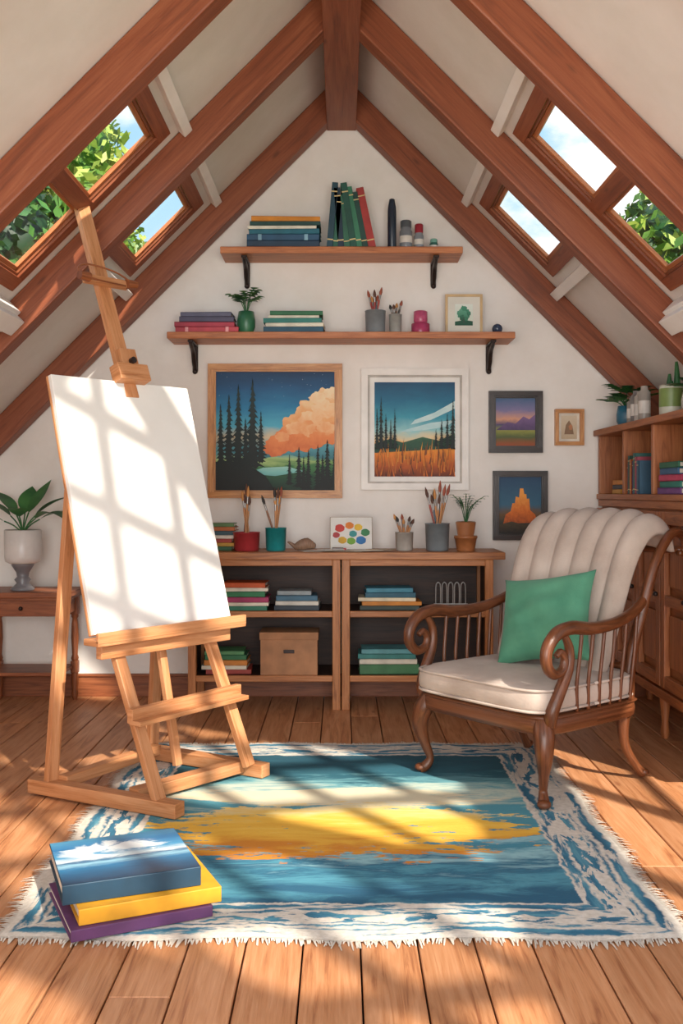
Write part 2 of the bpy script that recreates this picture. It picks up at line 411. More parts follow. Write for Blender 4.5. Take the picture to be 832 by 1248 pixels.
# world
wd=bpy.data.worlds.new('sky'); S.world=wd; wd.use_nodes=True; nt=wd.node_tree
bgn=nt.nodes['Background']; g_=coord(nt,'Generated')
sp=nt.nodes.new('ShaderNodeSeparateXYZ'); nt.links.new(g_,sp.inputs[0])
base=ramp(nt,sp.outputs[2],[(0,'#dceef6'),(.3,'#a9d5ee'),(.9,'#62a8e0')])
cl=sstep(nt,noise(nt,mapping(nt,g_,(2.2,2.2,4.0)),2.2,6,.55),.48,.62)
nt.links.new(mixc(nt,cl,base,hx('#ffffff')),bgn.inputs[0]); bgn.inputs[1].default_value=1.2
sd=bpy.data.lights.new('sun','SUN'); sun=bpy.data.objects.new('sun',sd); S.collection.objects.link(sun)
sd.energy=7.0; sd.angle=math.radians(1.2); sd.color=(1,.92,.80)
sun.location=(6,-8,8); sun.rotation_euler=Vector((-.55,.84,-.8)).to_track_quat('-Z','Y').to_euler()
def area(name,loc,dirv,sx,sy,p,c=(1,.97,.935),spread=180):
    ld=bpy.data.lights.new(name,'AREA'); o=bpy.data.objects.new(name,ld); S.collection.objects.link(o)
    ld.shape='RECTANGLE'; ld.size=sx; ld.size_y=sy; ld.energy=p; ld.color=c; ld.spread=math.radians(spread)
    o.location=loc; o.rotation_euler=Vector(dirv).to_track_quat('-Z','Y').to_euler()
area('gable_window_daylight',(-.1,YF+.05,1.35),(0,1,.10),3.2,2.2,72,spread=125)  # added fill lamp behind the camera, brightens the room
for sg,nm in((-1,'roof_window_daylight_a'),(1,'roof_window_daylight_b')):
    area(nm,(sg*.95,1.2,ZR-.95-.16),(-sg*.6,.9,-.3),1.0,2.4,19)  # added fill lamps below the unseen roof openings

# ------------------------------------------------------------------ shelves
def shelf(name,x0,x1,zt,brx,bh):
    mb=MB(name); mb.box(((x0+x1)/2,5.775,zt-.019),(x1-x0,.248,.038),W_SHELF)
    for bx in brx:
        z=zt-.038
        mb.box((bx,5.889,z-bh/2),(.032,.016,bh),METAL); mb.box((bx,5.79,z-.008),(.032,.2,.014),METAL)
        mb.tube([(bx,5.88,z-bh*.92),(bx,5.84,z-bh*.7),(bx,5.80,z-bh*.35),(bx,5.73,z-.03),(bx,5.69,z-.014)],[.012,.014,.014,.012,.010],METAL,8)
        mb.sphere((bx,5.878,z-bh),.016,METAL,10)
    return mb.done(.004)
shelf('wall_shelf',-.987,.982,2.108,(-.86,.865),.16)
shelf('wall_shelf',-.686,.686,2.59,(-.555,.54),.14)

# ------------------------------------------------------------------ books etc
def book(mb,c,w,d,h,colr,rz=0,art=None,extra=None):
    M0=mb.M.copy(); mb.M=M0@Matrix.Translation(c)@Matrix.Rotation(rz,4,'Z')
    m=col(colr) if isinstance(colr,str) else colr; t=min(.005,h*.16)
    mb.box((0,0,t/2),(w,d,t),m); mb.box((0,0,h-t/2),(w,d,t),m); mb.box((0,-d/2+.004,h/2),(w,.008,h-.0005),m)
    mb.box((0,.002,h/2),(w-.014,d-.014,h-2*t+.0006),PAGES)
    if extra:
        for xx in(-w*.32,w*.32): mb.box((xx,-d/2-.0003,h/2),(w*.05,.002,h*.98),col(extra))
    mb.M=M0
def stack(name,x,y,z,lst,seed=0):
    r=random.Random(seed); mb=MB(name,(x,y,z+.0008)); zz=0
    for it in lst:
        w_,d,h,c=it[:4]; ex=it[4] if len(it)>4 else None
        book(mb,(r.uniform(-.012,.012),r.uniform(-.006,.006),zz),w_,d,h,c,r.uniform(-.05,.05),extra=ex); zz+=h+.0004
    return mb.done(.0012,1)
def upright(name,x,y,z,lst):
    mb=MB(name,(x,y,z+.0008)); xx=0
    for (th,hh,dd,c,lean) in lst:
        M0=mb.M.copy()
        ly=math.radians(lean)
        mb.M=M0@Matrix.Translation((xx,0,th*abs(math.sin(ly)) if lean>0 else 0))@Matrix.Rotation(ly,4,'Y')
        m=col(c)
        mb.box((th*.06,0,hh/2),(th*.12,dd,hh),m);mb.box((th*.94,0,hh/2),(th*.12,dd,hh),m);mb.box((th/2,-dd/2+.002,hh/2),(th,.006,hh),m)
        mb.box((th/2,.002,hh/2),(th*.8,dd-.012,hh-.012),PAGES)
        for fz in(.12,.86): mb.box((th/2,-dd/2-.0012,hh*fz),(th*1.0,.002,hh*.02),col('#d9c089'))
        mb.M=M0; xx+=th/math.cos(ly)+.001
    return mb.done(.0012,1)
ZU=2.59; ZL=2.108; ZD=.87
stack('book_stack',-.325,5.76,ZU,[(.41,.2,.036,'#1d3850'),(.41,.19,.036,'#27506f','#7fa8bd'),(.40,.19,.030,'#1f6678'),(.39,.19,.018,'#e6dfcc'),(.40,.19,.022,'#1b4642'),(.39,.18,.03,'#d98a26')],1)
upright('standing_books',-.085,5.76,ZU,[(.034,.37,.16,'#1b4252',5),(.028,.30,.16,'#26604f',5),(.036,.34,.16,'#142f42',-4),(.034,.29,.15,'#2d6650',-8),(.036,.37,.16,'#184f42',-9),(.030,.35,.15,'#357a5c',-10),(.032,.32,.15,'#184239',-11),(.042,.345,.15,'#a3322e',-12)])
def jar(name,x,y,z,r,h,c,cap=None,caph=.03,prof=None):
    mb=MB(name,(x,y,z+.0006)); m=col(c,.3)
    pr=prof or [(r*.92,0),(r,.008),(r,h*.82),(r*.8,h*.9),(r*.8,h)]
    mb.lathe(pr,(0,0,0),m,24)
    mb.lathe([(r*1.02,h*.3),(r*1.02,h*.6)],(0,0,0),col('#ddd6cc'),24) if cap else None
    if cap: mb.lathe([(r*.86,h-.002),(r*.88,h+caph),(r*.7,h+caph+.005)],(0,0,0),col(cap,.3),24)
    return mb.done()
jar('ink_bottle',.290,5.75,ZU,.024,.29,'#26303f',None,prof=[(.021,0),(.025,.01),(.025,.22),(.023,.25),(.018,.275),(.016,.292),(.008,.296)])
jar('paint_jar',.370,5.75,ZU,.037,.13,'#7d8288','#5c6066',.035)
jar('paint_jar',.445,5.75,ZU,.028,.10,'#8d9298','#a0303c',.045)
jar('paint_jar',.530,5.75,ZU,.024,.045,'#3c6e63','#7fb3a3',.015)
stack('book_stack',-.77,5.76,ZL,[(.36,.19,.030,'#bb434e','#e7a0a0'),(.34,.18,.028,'#a83244'),(.31,.17,.030,'#4b485f'),(.29,.17,.026,'#5f5e74')],2)
stack('book_stack',-.265,5.76,ZL,[(.34,.19,.030,'#1b5069'),(.33,.19,.022,'#ded6c2'),(.33,.18,.028,'#287a70'),(.29,.17,.016,'#ded6c2'),(.30,.17,.024,'#296c44')],3)

def cup(mb,r,h,m,rt=None,c=(0,0,0)):
    rt=rt or r*1.08; mb.lathe([(r*.9,0),(r,.006),(rt,h),(rt*1.03,h),(rt*1.03,h-.004),(rt*.92,h-.002),(r*.9,h*.5),(r*.85,.012),(.0001,.011)],c,m,28)
def brushes(mb,r,h,n,L,cols,seed,sp=.22,c=(0,0,0)):
    q=random.Random(seed)
    for i in range(n):
        a=2*math.pi*i/n+q.uniform(-.4,.4); tl=sp*q.uniform(.3,1); c_=Vector(c)
        dr=Vector((math.cos(a)*math.sin(tl),math.sin(a)*math.sin(tl)*.5,math.cos(tl))).normalized()
        b0=c_+Vector((math.cos(a)*-r*.3,math.sin(a)*-r*.3,.016)); LL=L*q.uniform(.8,1.05)
        hm=q.choice(cols); hm=col(hm,.35) if isinstance(hm,str) else hm
        p1=b0+dr*LL*.72
        mb.lathe([(.003,0),(.0055,LL*.4),(.0065,LL*.66),(.0055,LL*.72)],b0,hm,10,axis=dr)
        mb.lathe([(.0058,0),(.0062,LL*.12)],p1,STEEL,10,axis=dr)
        mb.lathe([(.0062,0),(.0095,LL*.06),(.006,LL*.13),(.001,LL*.18)],p1+dr*LL*.12,col(q.choice(['#5a3524','#c98a4a','#2c2522','#9a4c34'])),10,axis=dr)
def brush_cup(name,x,y,z,r,h,c,n,L,cols,seed,sp=.22):
    mb=MB(name,(x,y,z+.0006)); cup(mb,r,h,col(c,.3)); brushes(mb,r,h,n,L,cols,seed,sp); return mb.done()
def fern(name,x,y,z,r,h,c,n,L,W,seed,m1=LEAF2,el=(.5,1.2),lathe=None):
    mb=MB(name,(x,y,z+.0006)); q=random.Random(seed)
    mb.lathe(lathe or [(r*.7,0),(r*.98,h*.3),(r,h*.6),(r*.85,h),(r*.75,h),(r*.7,h*.9),(.001,h*.88)],(0,0,0),col(c,.35),28)
    for i in range(n):
        az=2*math.pi*i/n+q.uniform(-.3,.3); e=q.uniform(*el); l=L*q.uniform(.75,1.1)
        st=[Vector((0,0,h*.85)),Vector((math.cos(az)*l*.35*math.cos(e),math.sin(az)*l*.35*math.cos(e),h*.85+l*.45*math.sin(e)+.02)),Vector((math.cos(az)*l*.8*math.cos(e),math.sin(az)*l*.8*math.cos(e),h+l*.62*math.sin(e)))]
        mb.tube(st,.0022,LEAF,6,4)
        for k in range(4):
            p=st[1].lerp(st[2],k/3)
            for sg in(-1,1): mb.leaf(p,az+sg*(.9-.15*k),.3,W*2.6,W,.01,q.choice([LEAF,m1]),6)
    return mb.done(recalc=False)
fern('potted_fern',-.545,5.73,ZL,.052,.125,'#37704f',10,.20,.017,5,LEAF2,(.85,1.35))
brush_cup('brush_cup',.195,5.76,ZL,.055,.135,'#868c90',6,.25,['#a33b35','#b9544a','#5d6b6e'],11,.3)
brush_cup('brush_cup',.31,5.76,ZL,.034,.115,'#a5a5a0',4,.19,['#4a4340','#7c5a44','#3b5560'],12,.35)
mb=MB('candle_jar',(.455,5.76,ZL+.0006)); P=col('#ad3c62',.3)
mb.lathe([(.05,0),(.053,.01),(.053,.06),(.04,.066)],(0,0,0),P,28); mb.lathe([(.036,.066),(.04,.075),(.04,.13),(.03,.135)],(0,0,0),col('#c4557a',.3),28); mb.done()

# ------------------------------------------------------------------ pictures
def rect(mb,x0,x1,z0,z1,y,mat): mb.quad([(x0,y,z0),(x1,y,z0),(x1,y,z1),(x0,y,z1)],mat)
class Art:
    def __init__(s,mb,x0,x1,z0,z1,y): s.mb=mb;s.a=(x0,x1,z0,z1);s.y=y
    def poly(s,pts,mat):
        x0,x1,z0,z1=s.a; s.y-=.0002
        P=[(min(1,max(0,u)),min(1,max(0,v))) for u,v in pts]
        s.mb.poly([(x0+(x1-x0)*u,s.y,z0+(z1-z0)*v) for u,v in P],P,mat)
    def blob(s,u,v,r,mat,sq=1):
        n=40; P=[]
        for t in range(n):
            a=t*2*math.pi/n; k=1+.09*math.sin(a*5+u*20)+.06*math.sin(a*9+v*30)+.04*math.sin(a*14+u*9)
            P.append((u+r*math.cos(a)*k,v+r*sq*math.sin(a)*k))
        s.poly(P,mat)
    def pine(s,u,v0,v1,w,mat,n=9,seed=0):
        q=random.Random(seed); H=v1-v0; s.y-=.0002
        x0,x1,z0,z1=s.a
        f=lambda p:(x0+(x1-x0)*min(1,max(0,p[0])),s.y,z0+(z1-z0)*min(1,max(0,p[1])))
        tr=[(u-w*.07,v0),(u+w*.07,v0),(u+w*.02,v1),(u-w*.02,v1)]; s.mb.poly([f(p) for p in tr],tr,mat)
        for i in range(n):
            t=i/n
            for sg in(-1,1):
                ww=w*(t*.85+.1)*q.uniform(.65,1.25); dz=H/n
                tri=[(u,v1-H*t+dz*.4),(u+sg*ww,v1-H*t-dz*q.uniform(.7,1.5)),(u+sg*ww*.5,v1-H*t-dz*.9),(u+sg*ww*.25,v1-H*t-dz*1.5),(u,v1-H*t-dz*1.1)]
                s.mb.poly([f(p) for p in tri],tri,mat)
            s.y-=.00003
def picture(name,x0,x1,z0,z1,fm,fw,artm,mat=None,mw=0,y=5.9,dep=.035,lip=None):
    mb=MB(name); yc=y-dep/2-.001; lip=lip or fm
    mb.box(((x0+x1)/2,yc,z0+fw/2),(x1-x0,dep,fw),fm);mb.box(((x0+x1)/2,yc,z1-fw/2),(x1-x0,dep,fw),fm)
    mb.box((x0+fw/2,yc,(z0+z1)/2),(fw,dep,z1-z0-2*fw),fm);mb.box((x1-fw/2,yc,(z0+z1)/2),(fw,dep,z1-z0-2*fw),fm)
    i=fw*.28
    a,b_,c,d=x0+fw,x1-fw,z0+fw,z1-fw
    for (cx,cz,sx,sz) in(((a+b_)/2,c+i/2,b_-a,i),((a+b_)/2,d-i/2,b_-a,i),(a+i/2,(c+d)/2,i,d-c-2*i),(b_-i/2,(c+d)/2,i,d-c-2*i)):
        mb.box((cx,yc+.004,cz),(sx,dep-.012,sz),lip)
    mb.box(((a+b_)/2,y-.007,(c+d)/2),(b_-a,.010,d-c),mat or fm)
    a+=mw+i*(mw==0);b_-=mw+i*(mw==0);c+=mw+i*(mw==0);d-=mw+i*(mw==0)
    rect(mb,a,b_,c,d,y-.0128,artm)
    return mb,Art(mb,a,b_,c,d,y-.013)
GOLD=wood('frame_honey_wood','#8a5122','#b97a3e','#d1985a',.35,2,18,.1)
BLK=wood('frame_dark_wood','#120b0a','#261915','#382822',.35,2,18,.1)
WHT=col('#f0ebe4',.5,0,.04)
a1=artmat('painting_evening_sky',[(0,'#0f2c22'),(.14,'#1d4a30'),(.2,'#4f8a4a'),(.25,'#8fb66a'),(.28,'#3f7c86'),(.36,'#5ba0ac'),(.45,'#d8c09a'),(.54,'#52aec6'),(.7,'#1f7aa6'),(.86,'#12527f'),(1,'#0c3459')],(3,9),.06)
cl1=artmat('painting_cloud_orange',[(.2,'#cc5f33'),(.45,'#ea8a4e'),(.62,'#f3b174'),(.8,'#f7d09e')],(9,9),.2)
cl2=artmat('painting_cloud_peach',[(.2,'#df7d4c'),(.45,'#f0a56c'),(.62,'#f7c490'),(.85,'#fae0b8')],(12,12),.24)
pn=artmat('painting_pine_dark',[(0,'#050f0d'),(.5,'#0b201e'),(1,'#10302f')],(20,30),.1)
mb,A_=picture('landscape_painting',-.784,.005,1.166,1.955,GOLD,.036,a1)
st_=col('#c8dce6'); q=random.Random(77)
for i in range(30):
    u=q.uniform(.02,.98);v=q.uniform(.78,.99);r=q.uniform(.0012,.0028); A_.poly([(u-r,v),(u,v-r),(u+r,v),(u,v+r)],st_)
for (u,v,r) in[(.5,.36,.1),(.6,.42,.13),(.72,.47,.17),(.86,.52,.2),(.98,.6,.22),(.8,.66,.13),(.92,.76,.12),(.66,.56,.1)]: A_.blob(u,v,r,cl1,.8)
for (u,v,r) in[(.56,.45,.06),(.67,.52,.08),(.8,.6,.1),(.92,.68,.11),(.86,.78,.07),(.98,.82,.07),(.78,.5,.07),(.93,.52,.08)]: A_.blob(u,v,r,cl2,.7)
for (u,v,r) in[(.7,.45,.06),(.86,.46,.07),(.6,.38,.05),(.97,.44,.07),(.78,.57,.04)]: A_.blob(u,v,r,cl1,.5)
A_.poly([(0,0),(1,0),(1,.22),(.8,.25),(.62,.3),(.4,.27),(.2,.3),(0,.36)],artmat('painting_shore',[(0,'#102e22'),(.12,'#1f4d33'),(.2,'#3f7a45'),(.25,'#a9c27a'),(.3,'#5b9aa0')],(4,14),.07))
A_.poly([(.25,.14),(.5,.12),(.75,.16),(.6,.2),(.4,.19)],artmat('painting_lake',[(0,'#2f7a7e'),(.16,'#7fc0b8'),(.3,'#cfe3c8')],(4,30),.05))
for i,(u,v0,v1,w_) in enumerate([(.04,.2,.72,.07),(.11,.22,.8,.08),(.19,.2,.88,.09),(.31,.2,.93,.105),(.38,.24,.66,.06),(.25,.2,.6,.07),(.62,.05,.3,.04),(.7,.03,.36,.06),(.78,.0,.34,.06),(.86,.0,.38,.06),(.94,.0,.42,.07),(1.0,0,.36,.06),(.74,0,.28,.05),(.9,0,.3,.06)]): A_.pine(u,v0,v1,w_,pn,16,i)
A_.poly([(0,0),(.5,0),(.42,.12),(.3,.2),(.12,.25),(0,.24)],pn)
mb.done()
a2=artmat('painting_teal_sky',[(0,'#5b2410'),(.1,'#b4541a'),(.22,'#e8832a'),(.34,'#f2a23c'),(.40,'#ecd0a0'),(.48,'#9bcfd0'),(.62,'#3f9cb2'),(.8,'#1a6e90'),(1,'#124a6e')],(3,8),.07)
mb,A_=picture('meadow_painting',.116,.745,1.2145,1.926,WHT,.038,a2,col('#f0ece6',.6,0,.03),.04,lip=col('#b9b0a6',.5))  # grey lip colour paints bevel shading into the white frame
wc=artmat('painting_cloud_white',[(0,'#7fbecb'),(.6,'#c2e0e0'),(1,'#e6f2ee')],(5,12),.4)
A_.poly([(.45,.55),(.7,.6),(1,.72),(1,.80),(.75,.68),(.5,.6)],wc); A_.poly([(.3,.47),(.6,.49),(.9,.53),(1,.6),(.7,.57),(.4,.5)],wc)
A_.poly([(0,.35),(.2,.4),(.35,.36),(.6,.42),(.8,.38),(1,.46),(1,.3),(0,.25)],artmat('painting_treeline',[(.2,'#14342c'),(.4,'#2f5c43'),(.5,'#5f8c58')],(12,30),.1))
q=random.Random(4); og=[artmat('painting_grass_%d'%i,[(0,c0),(.45,c1)],(20,5),.1) for i,(c0,c1) in enumerate([('#c8601a','#ffb84a'),('#7a3210','#e58a30'),('#a5501a','#f5a040'),('#40261a','#a05a25')])]
for i in range(110):
    u=q.random(); v=q.uniform(-.05,.25); h=q.uniform(.08,.2); A_.poly([(u,v),(u+.018,v),(u+q.uniform(-.03,.04),v+h)],og[q.randrange(4)])
for i,(u,v0,v1,w_) in enumerate([(.03,.3,.72,.05),(.08,.3,.84,.055),(.14,.3,.66,.045),(.2,.3,.6,.04),(.25,.3,.72,.04),(.76,.32,.5,.04),(.83,.3,.6,.05),(.9,.3,.66,.05),(.97,.3,.8,.07)]): A_.pine(u,v0,v1,w_,pn,14,i+20)
mb.done()
a3=artmat('painting_dusk',[(0,'#a34b26'),(.18,'#525f36'),(.34,'#989847'),(.44,'#49446e'),(.56,'#d69c7f'),(.75,'#7f789f'),(1,'#45648a')],(3,8),.07)
mb,A_=picture('dusk_painting',.866,1.181,1.432,1.795,BLK,.03,a3,BLK,.012)
A_.poly([(0,.33),(.3,.5),(.5,.46),(.7,.62),(.85,.56),(1,.66),(1,.33)],artmat('painting_purple_hill',[(.3,'#4b3a63'),(.6,'#7c5f8c')],(8,8),.1)); mb.done()
a4=artmat('painting_sketch',[(0,'#bfa88a'),(1,'#d6c5ab')],(6,6),.3)
mb,A_=picture('small_sketch',1.254,1.423,1.476,1.689,GOLD,.018,a4,col('#dcd2c2'),.02)
A_.poly([(.2,.2),(.8,.2),(.72,.55),(.5,.8),(.3,.6)],col('#8a6a4d')); A_.blob(.6,.5,.12,col('#b97a52')); mb.done()
a5=artmat('painting_blue_dusk',[(0,'#1c1613'),(.2,'#343124'),(.35,'#6b4c2a'),(.5,'#33647e'),(1,'#1c4163')],(3,8),.1)
mb,A_=picture('mountain_painting',.89,1.21,.919,1.326,BLK,.028,a5)
om=artmat('painting_orange_rock',[(.1,'#8a3510'),(.4,'#d86e20'),(.7,'#ee9c40')],(12,12),.2)
A_.poly([(.10,.18),(.92,.2),(.86,.34),(.74,.42),(.72,.62),(.66,.62),(.65,.70),(.60,.70),(.58,.80),(.50,.80),(.48,.64),(.40,.66),(.38,.54),(.32,.54),(.28,.40),(.16,.34)],om)
A_.poly([(0,0),(1,0),(1,.2),(.6,.16),(.3,.22),(0,.16)],artmat('painting_dark_field',[(0,'#161310'),(.2,'#4a3a22')],(8,20),.1)); mb.done()
mb,A_=picture('framed_print',.60,.815,2.109,2.345,col('#c9a878',.4),.014,artmat('print_pale_teal',[(0,'#cfd8c6'),(1,'#dfe6dc')],(6,6),.3),col('#dcd8cc',.6,0,.03),.042,y=5.80,dep=.02)
pg=[artmat('print_leaf_%d'%i,[(.2,c0),(.8,c1)],(10,10),.3) for i,(c0,c1) in enumerate([('#14503a','#3f8a6c'),('#1f6a4c','#5fa488')])]
A_.poly([(0,0),(1,0),(1,.2),(.5,.26),(0,.18)],pg[0])
for i,(u,v,r) in enumerate([(.5,.72,.2),(.32,.55,.2),(.68,.55,.2),(.5,.5,.2),(.4,.36,.14),(.62,.36,.14)]): A_.blob(u,v,r,pg[i%2])
A_.poly([(.46,.1),(.54,.1),(.52,.4),(.48,.4)],col('#2f4a3a')); mb.box((.707,5.815,2.21),(.02,.03,.2),col('#c9a878',.4)); mb.done()
mb=MB('glass_ball',(.895,5.75,ZL+.001)); mb.sphere((0,0,.03),.03,col('#39445a',.15),20); mb.lathe([(.018,0),(.02,.006)],(0,0,0),METAL,16); mb.done()

# ------------------------------------------------------------------ sideboard desk
mb=MB('open_shelf_desk')
mb.box((.012,5.69,ZD-.02),(1.775,.40,.04),W_DESK)
for (x0,x1) in((-.845,-.006),(.002,.835)):
    for xx in(x0+.022,x1-.022):
        for yy in(5.525,5.86): mb.box((xx,yy,(ZD-.04)/2),(.044,.044,ZD-.0405),W_DESK)
    xm=(x0+x1)/2; wi=x1-x0
    mb.box((xm,5.512,ZD-.058),(wi-.088,.014,.035),W_DESK)
    for zz in(.545,.19):
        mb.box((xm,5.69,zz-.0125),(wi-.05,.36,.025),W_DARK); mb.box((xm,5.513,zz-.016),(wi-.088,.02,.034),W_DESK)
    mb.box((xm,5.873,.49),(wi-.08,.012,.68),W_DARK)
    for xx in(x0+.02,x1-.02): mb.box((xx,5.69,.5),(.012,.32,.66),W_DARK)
mb.done(.003)
sh1=.5455; sh0=.1905; yb=5.64
stack('book_stack',-.53,yb-.02,sh1,[(.25,.2,.026,'#28785f'),(.25,.2,.018,'#ded6c4'),(.24,.19,.03,'#a02c5c'),(.23,.19,.03,'#28784d'),(.24,.18,.02,'#e2d9c6'),(.24,.18,.028,'#c95826')],21)
stack('book_stack',-.255,yb,sh1,[(.25,.2,.026,'#2b3842'),(.24,.19,.024,'#cac5b9'),(.23,.18,.03,'#366178'),(.19,.16,.024,'#969ea0')],22)
stack('book_stack',-.64,yb,sh0,[(.25,.2,.026,'#a03c32'),(.25,.2,.022,'#d9d2c0'),(.24,.19,.03,'#c67d32'),(.23,.19,.028,'#296c44'),(.22,.18,.02,'#538f5d')],23)
stack('book_stack',.265,yb,sh1,[(.33,.2,.026,'#33423c'),(.33,.2,.022,'#c67d26'),(.32,.19,.02,'#ded1b2'),(.28,.18,.028,'#285e72'),(.26,.18,.024,'#448aa0')],24)
stack('book_stack',.265,yb,sh0,[(.33,.2,.055,'#447a4f'),(.32,.2,.028,'#d9d2c0'),(.32,.19,.028,'#357f7a'),(.30,.18,.026,'#5f9fa4')],25)
mb=MB('storage_box',(-.29,5.62,sh0+.0006)); CB=col('#ad7c57',.7)
mb.box((0,0,.10),(.315,.2,.2),CB); mb.box((0,0,.215),(.325,.21,.042),col('#a5744f',.7)); mb.box((0,-.101,.13),(.06,.004,.02),METAL); mb.done(.004)
mb=MB('wire_rack',(.60,5.62,sh1+.001))
for i in range(5):
    x=-.07+.035*i
    mb.tube([(x,.0,.0),(x,0,.12),(x+.008,0,.145),(x+.018,0,.145),(x+.026,0,.12),(x+.026,0,.0)],.0035,STEEL,6,4)
mb.box((0.01,0,.006),(.19,.06,.01),METAL); mb.box((0.01,-.03,.03),(.19,.005,.005),STEEL); mb.done()
stack('book_stack',-.69,5.72,ZD,[(.17,.16,.024,'#356241'),(.17,.16,.02,'#bc9038'),(.16,.15,.022,'#a03c32'),(.17,.15,.02,'#d9d2c4'),(.16,.15,.024,'#34535d'),(.16,.15,.022,'#b56532'),(.15,.14,.02,'#5d7f4e')],31)
brush_cup('brush_cup',-.535,5.64,ZD,.070,.105,'#b03a3f',6,.35,[W_HANDLE,'#8a4a34'],41,.22)
brush_cup('brush_cup',-.37,5.64,ZD,.055,.130,'#228a8c',6,.34,[W_HANDLE,'#8a5a3c'],42,.4)
brush_cup('brush_cup',.355,5.66,ZD,.048,.105,'#b5b0a8',7,.2,[W_HANDLE,'#b07a50'],43,.5)
brush_cup('brush_cup',.54,5.64,ZD,.064,.155,'#7c858a',8,.36,[W_HANDLE,'#9a3f34','#3c4f5f'],44,.36)
fern('potted_plant',.70,5.64,ZD,.062,.165,'#a86a40',11,.24,.013,45,LEAF,(.95,1.4),[(.05,0),(.062,.07),(.066,.07),(.066,.085),(.05,.085),(.046,.088),(.058,.16),(.052,.165),(.048,.15),(.001,.148)])
mb=MB('seashell',(-.205,5.62,ZD+.001)); SH=col('#8f705a',.5)
for i in range(9):
    t=i/8; mb.sphere((-.05+.1*t,0,.012+.03*(1-abs(t-.6))),.012+.022*math.sin(math.pi*min(1,t*.8+.12)),SH,14,(.7,1,1))
mb.tube([(-.05,0,.02),(-.085,0,.045),(-.1,0,.05)],[.014,.008,.002],SH,8); mb.done()
mb=MB('palette_card',(.055,5.66,ZD+.004)); mb.M=Matrix.Rotation(math.radians(-14),4,'X')
mb.box((0,0,.095),(.235,.008,.185),col('#dedbd4',.6,0,.03)); mb.box((0,.005,.095),(.241,.004,.191),col('#9a8468',.6))
rect_y=-.0045
dots=[('#c83a32',-.065,.125,.027),('#e07f25',-.01,.14,.024),('#e0b634',.04,.13,.023),('#378050',.08,.10,.025),('#2872b0',.055,.055,.028),('#70a334',0,.05,.024),('#d6a62a',-.05,.055,.024),('#b23d40',-.085,.085,.02),('#389090',.01,.092,.022)]
for c_,dx,dz,r_ in dots: mb.poly([(dx+r_*math.cos(t*.35)*(1+.1*math.sin(t*2)),rect_y,dz+r_*.85*math.sin(t*.35)) for t in range(18)],[(0,0)]*18,col(c_)); rect_y-=.0002
mb.box((0,.045,.087),(.02,.004,.165),W_HANDLE,rot=(math.radians(26),0,0)); mb.done()
mb=MB('paper_sheets',(.0,5.60,ZD+.001)); q=random.Random(9)
for i,(x,y,w_,h_,rz) in enumerate([(-.15,.0,.16,.12,.3),(.02,-.02,.2,.13,-.15),(.14,-.03,.17,.11,.2),(.22,0.02,.15,.1,-.3),(-.06,-.03,.12,.1,.5)]): mb.box((x,y,.002+.0022*i),(w_,h_,.002),col(['#dfd9cf','#c9bba8','#d9d2c4','#b9a48a','#e4e0d8'][i],.8),rot=(0,0,rz))
mb.done()
mb=MB('paint_tube',(-.05,5.56,ZD+.014)); mb.cyl((0,0,0),(.06,.01,0),.011,STEEL,.009); mb.cyl((.06,.01,0),(.075,.0125,0),.006,col('#c2474a')); mb.done()

# ------------------------------------------------------------------ side table and plant
mb=MB('side_table',(-1.765,5.66,0))
mb.box((0,0,.635),(.54,.36,.03),W_TABLE); mb.box((0,0,.612),(.52,.34,.016),W_TABLE)
mb.box((0,-.14,.56),(.45,.018,.09),W_TABLE);mb.box((0,.14,.56),(.45,.018,.09),W_TABLE)
for sx in(-1,1): mb.box((sx*.22,0,.56),(.018,.27,.09),W_TABLE)
for sx in(-1,1):
    for sy in(-1,1):
        mb.box((sx*.22,sy*.14,.55),(.045,.045,.11),W_TABLE); mb.box((sx*.22,sy*.14,.19),(.042,.042,.07),W_TABLE)
        mb.lathe([(.018,.225),(.022,.24),(.016,.26),(.022,.36),(.019,.44),(.015,.47),(.021,.48),(.021,.495)],(sx*.22,sy*.14,0),W_TABLE,16)
        mb.lathe([(.012,0),(.02,.03),(.016,.06),(.022,.10),(.019,.155)],(sx*.22,sy*.14,0),W_TABLE,16)
mb.box((0,0,.195),(.43,.29,.02),W_TABLE)
mb.sphere((0,-.158,.56),.012,METAL,10); mb.done(.003)
mb=MB('potted_houseplant',(-1.79,5.62,.651)); CE=col('#d9d4cf',.3,0,.05); GR=col('#7a787c',.3,0,.1)
mb.lathe([(.062,0),(.066,.01),(.05,.022),(.034,.04),(.046,.06),(.032,.075),(.036,.10),(.052,.125),(.062,.14),(.062,.148)],(0,0,0),GR,28)
mb.lathe([(.07,.15),(.095,.162),(.1,.19),(.102,.335),(.096,.34),(.092,.325),(.001,.32)],(0,0,0),CE,32)
mb.lathe([(.0001,.322),(.09,.320)],(0,0,0),col('#3a2a20',.9),24)
for az,el,L,W_,dr in[(.0,.95,.34,.055,.10),(.3,.7,.38,.06,.24),(-.4,.75,.38,.058,.30),(1.6,1.2,.32,.055,.06),(3.1,.95,.30,.06,.12),(3.5,.6,.32,.065,.18),(2.6,1.1,.34,.05,.1),(-1.5,.9,.22,.05,.1),(.9,1.25,.34,.055,.03)]:
    h=Vector((math.cos(az),math.sin(az),0)); b0=Vector((0,0,.32)); L0=.12
    p=b0+h*L0*math.cos(el)+Vector((0,0,L0*math.sin(el))); mb.tube([b0,b0.lerp(p,.5)+Vector((0,0,.01)),p],.004,LEAF,6,4)
    mb.leaf(p,az,el*.75,L*.75,W_,dr*.6,LEAF,10,.2)
mb.done(recalc=False)

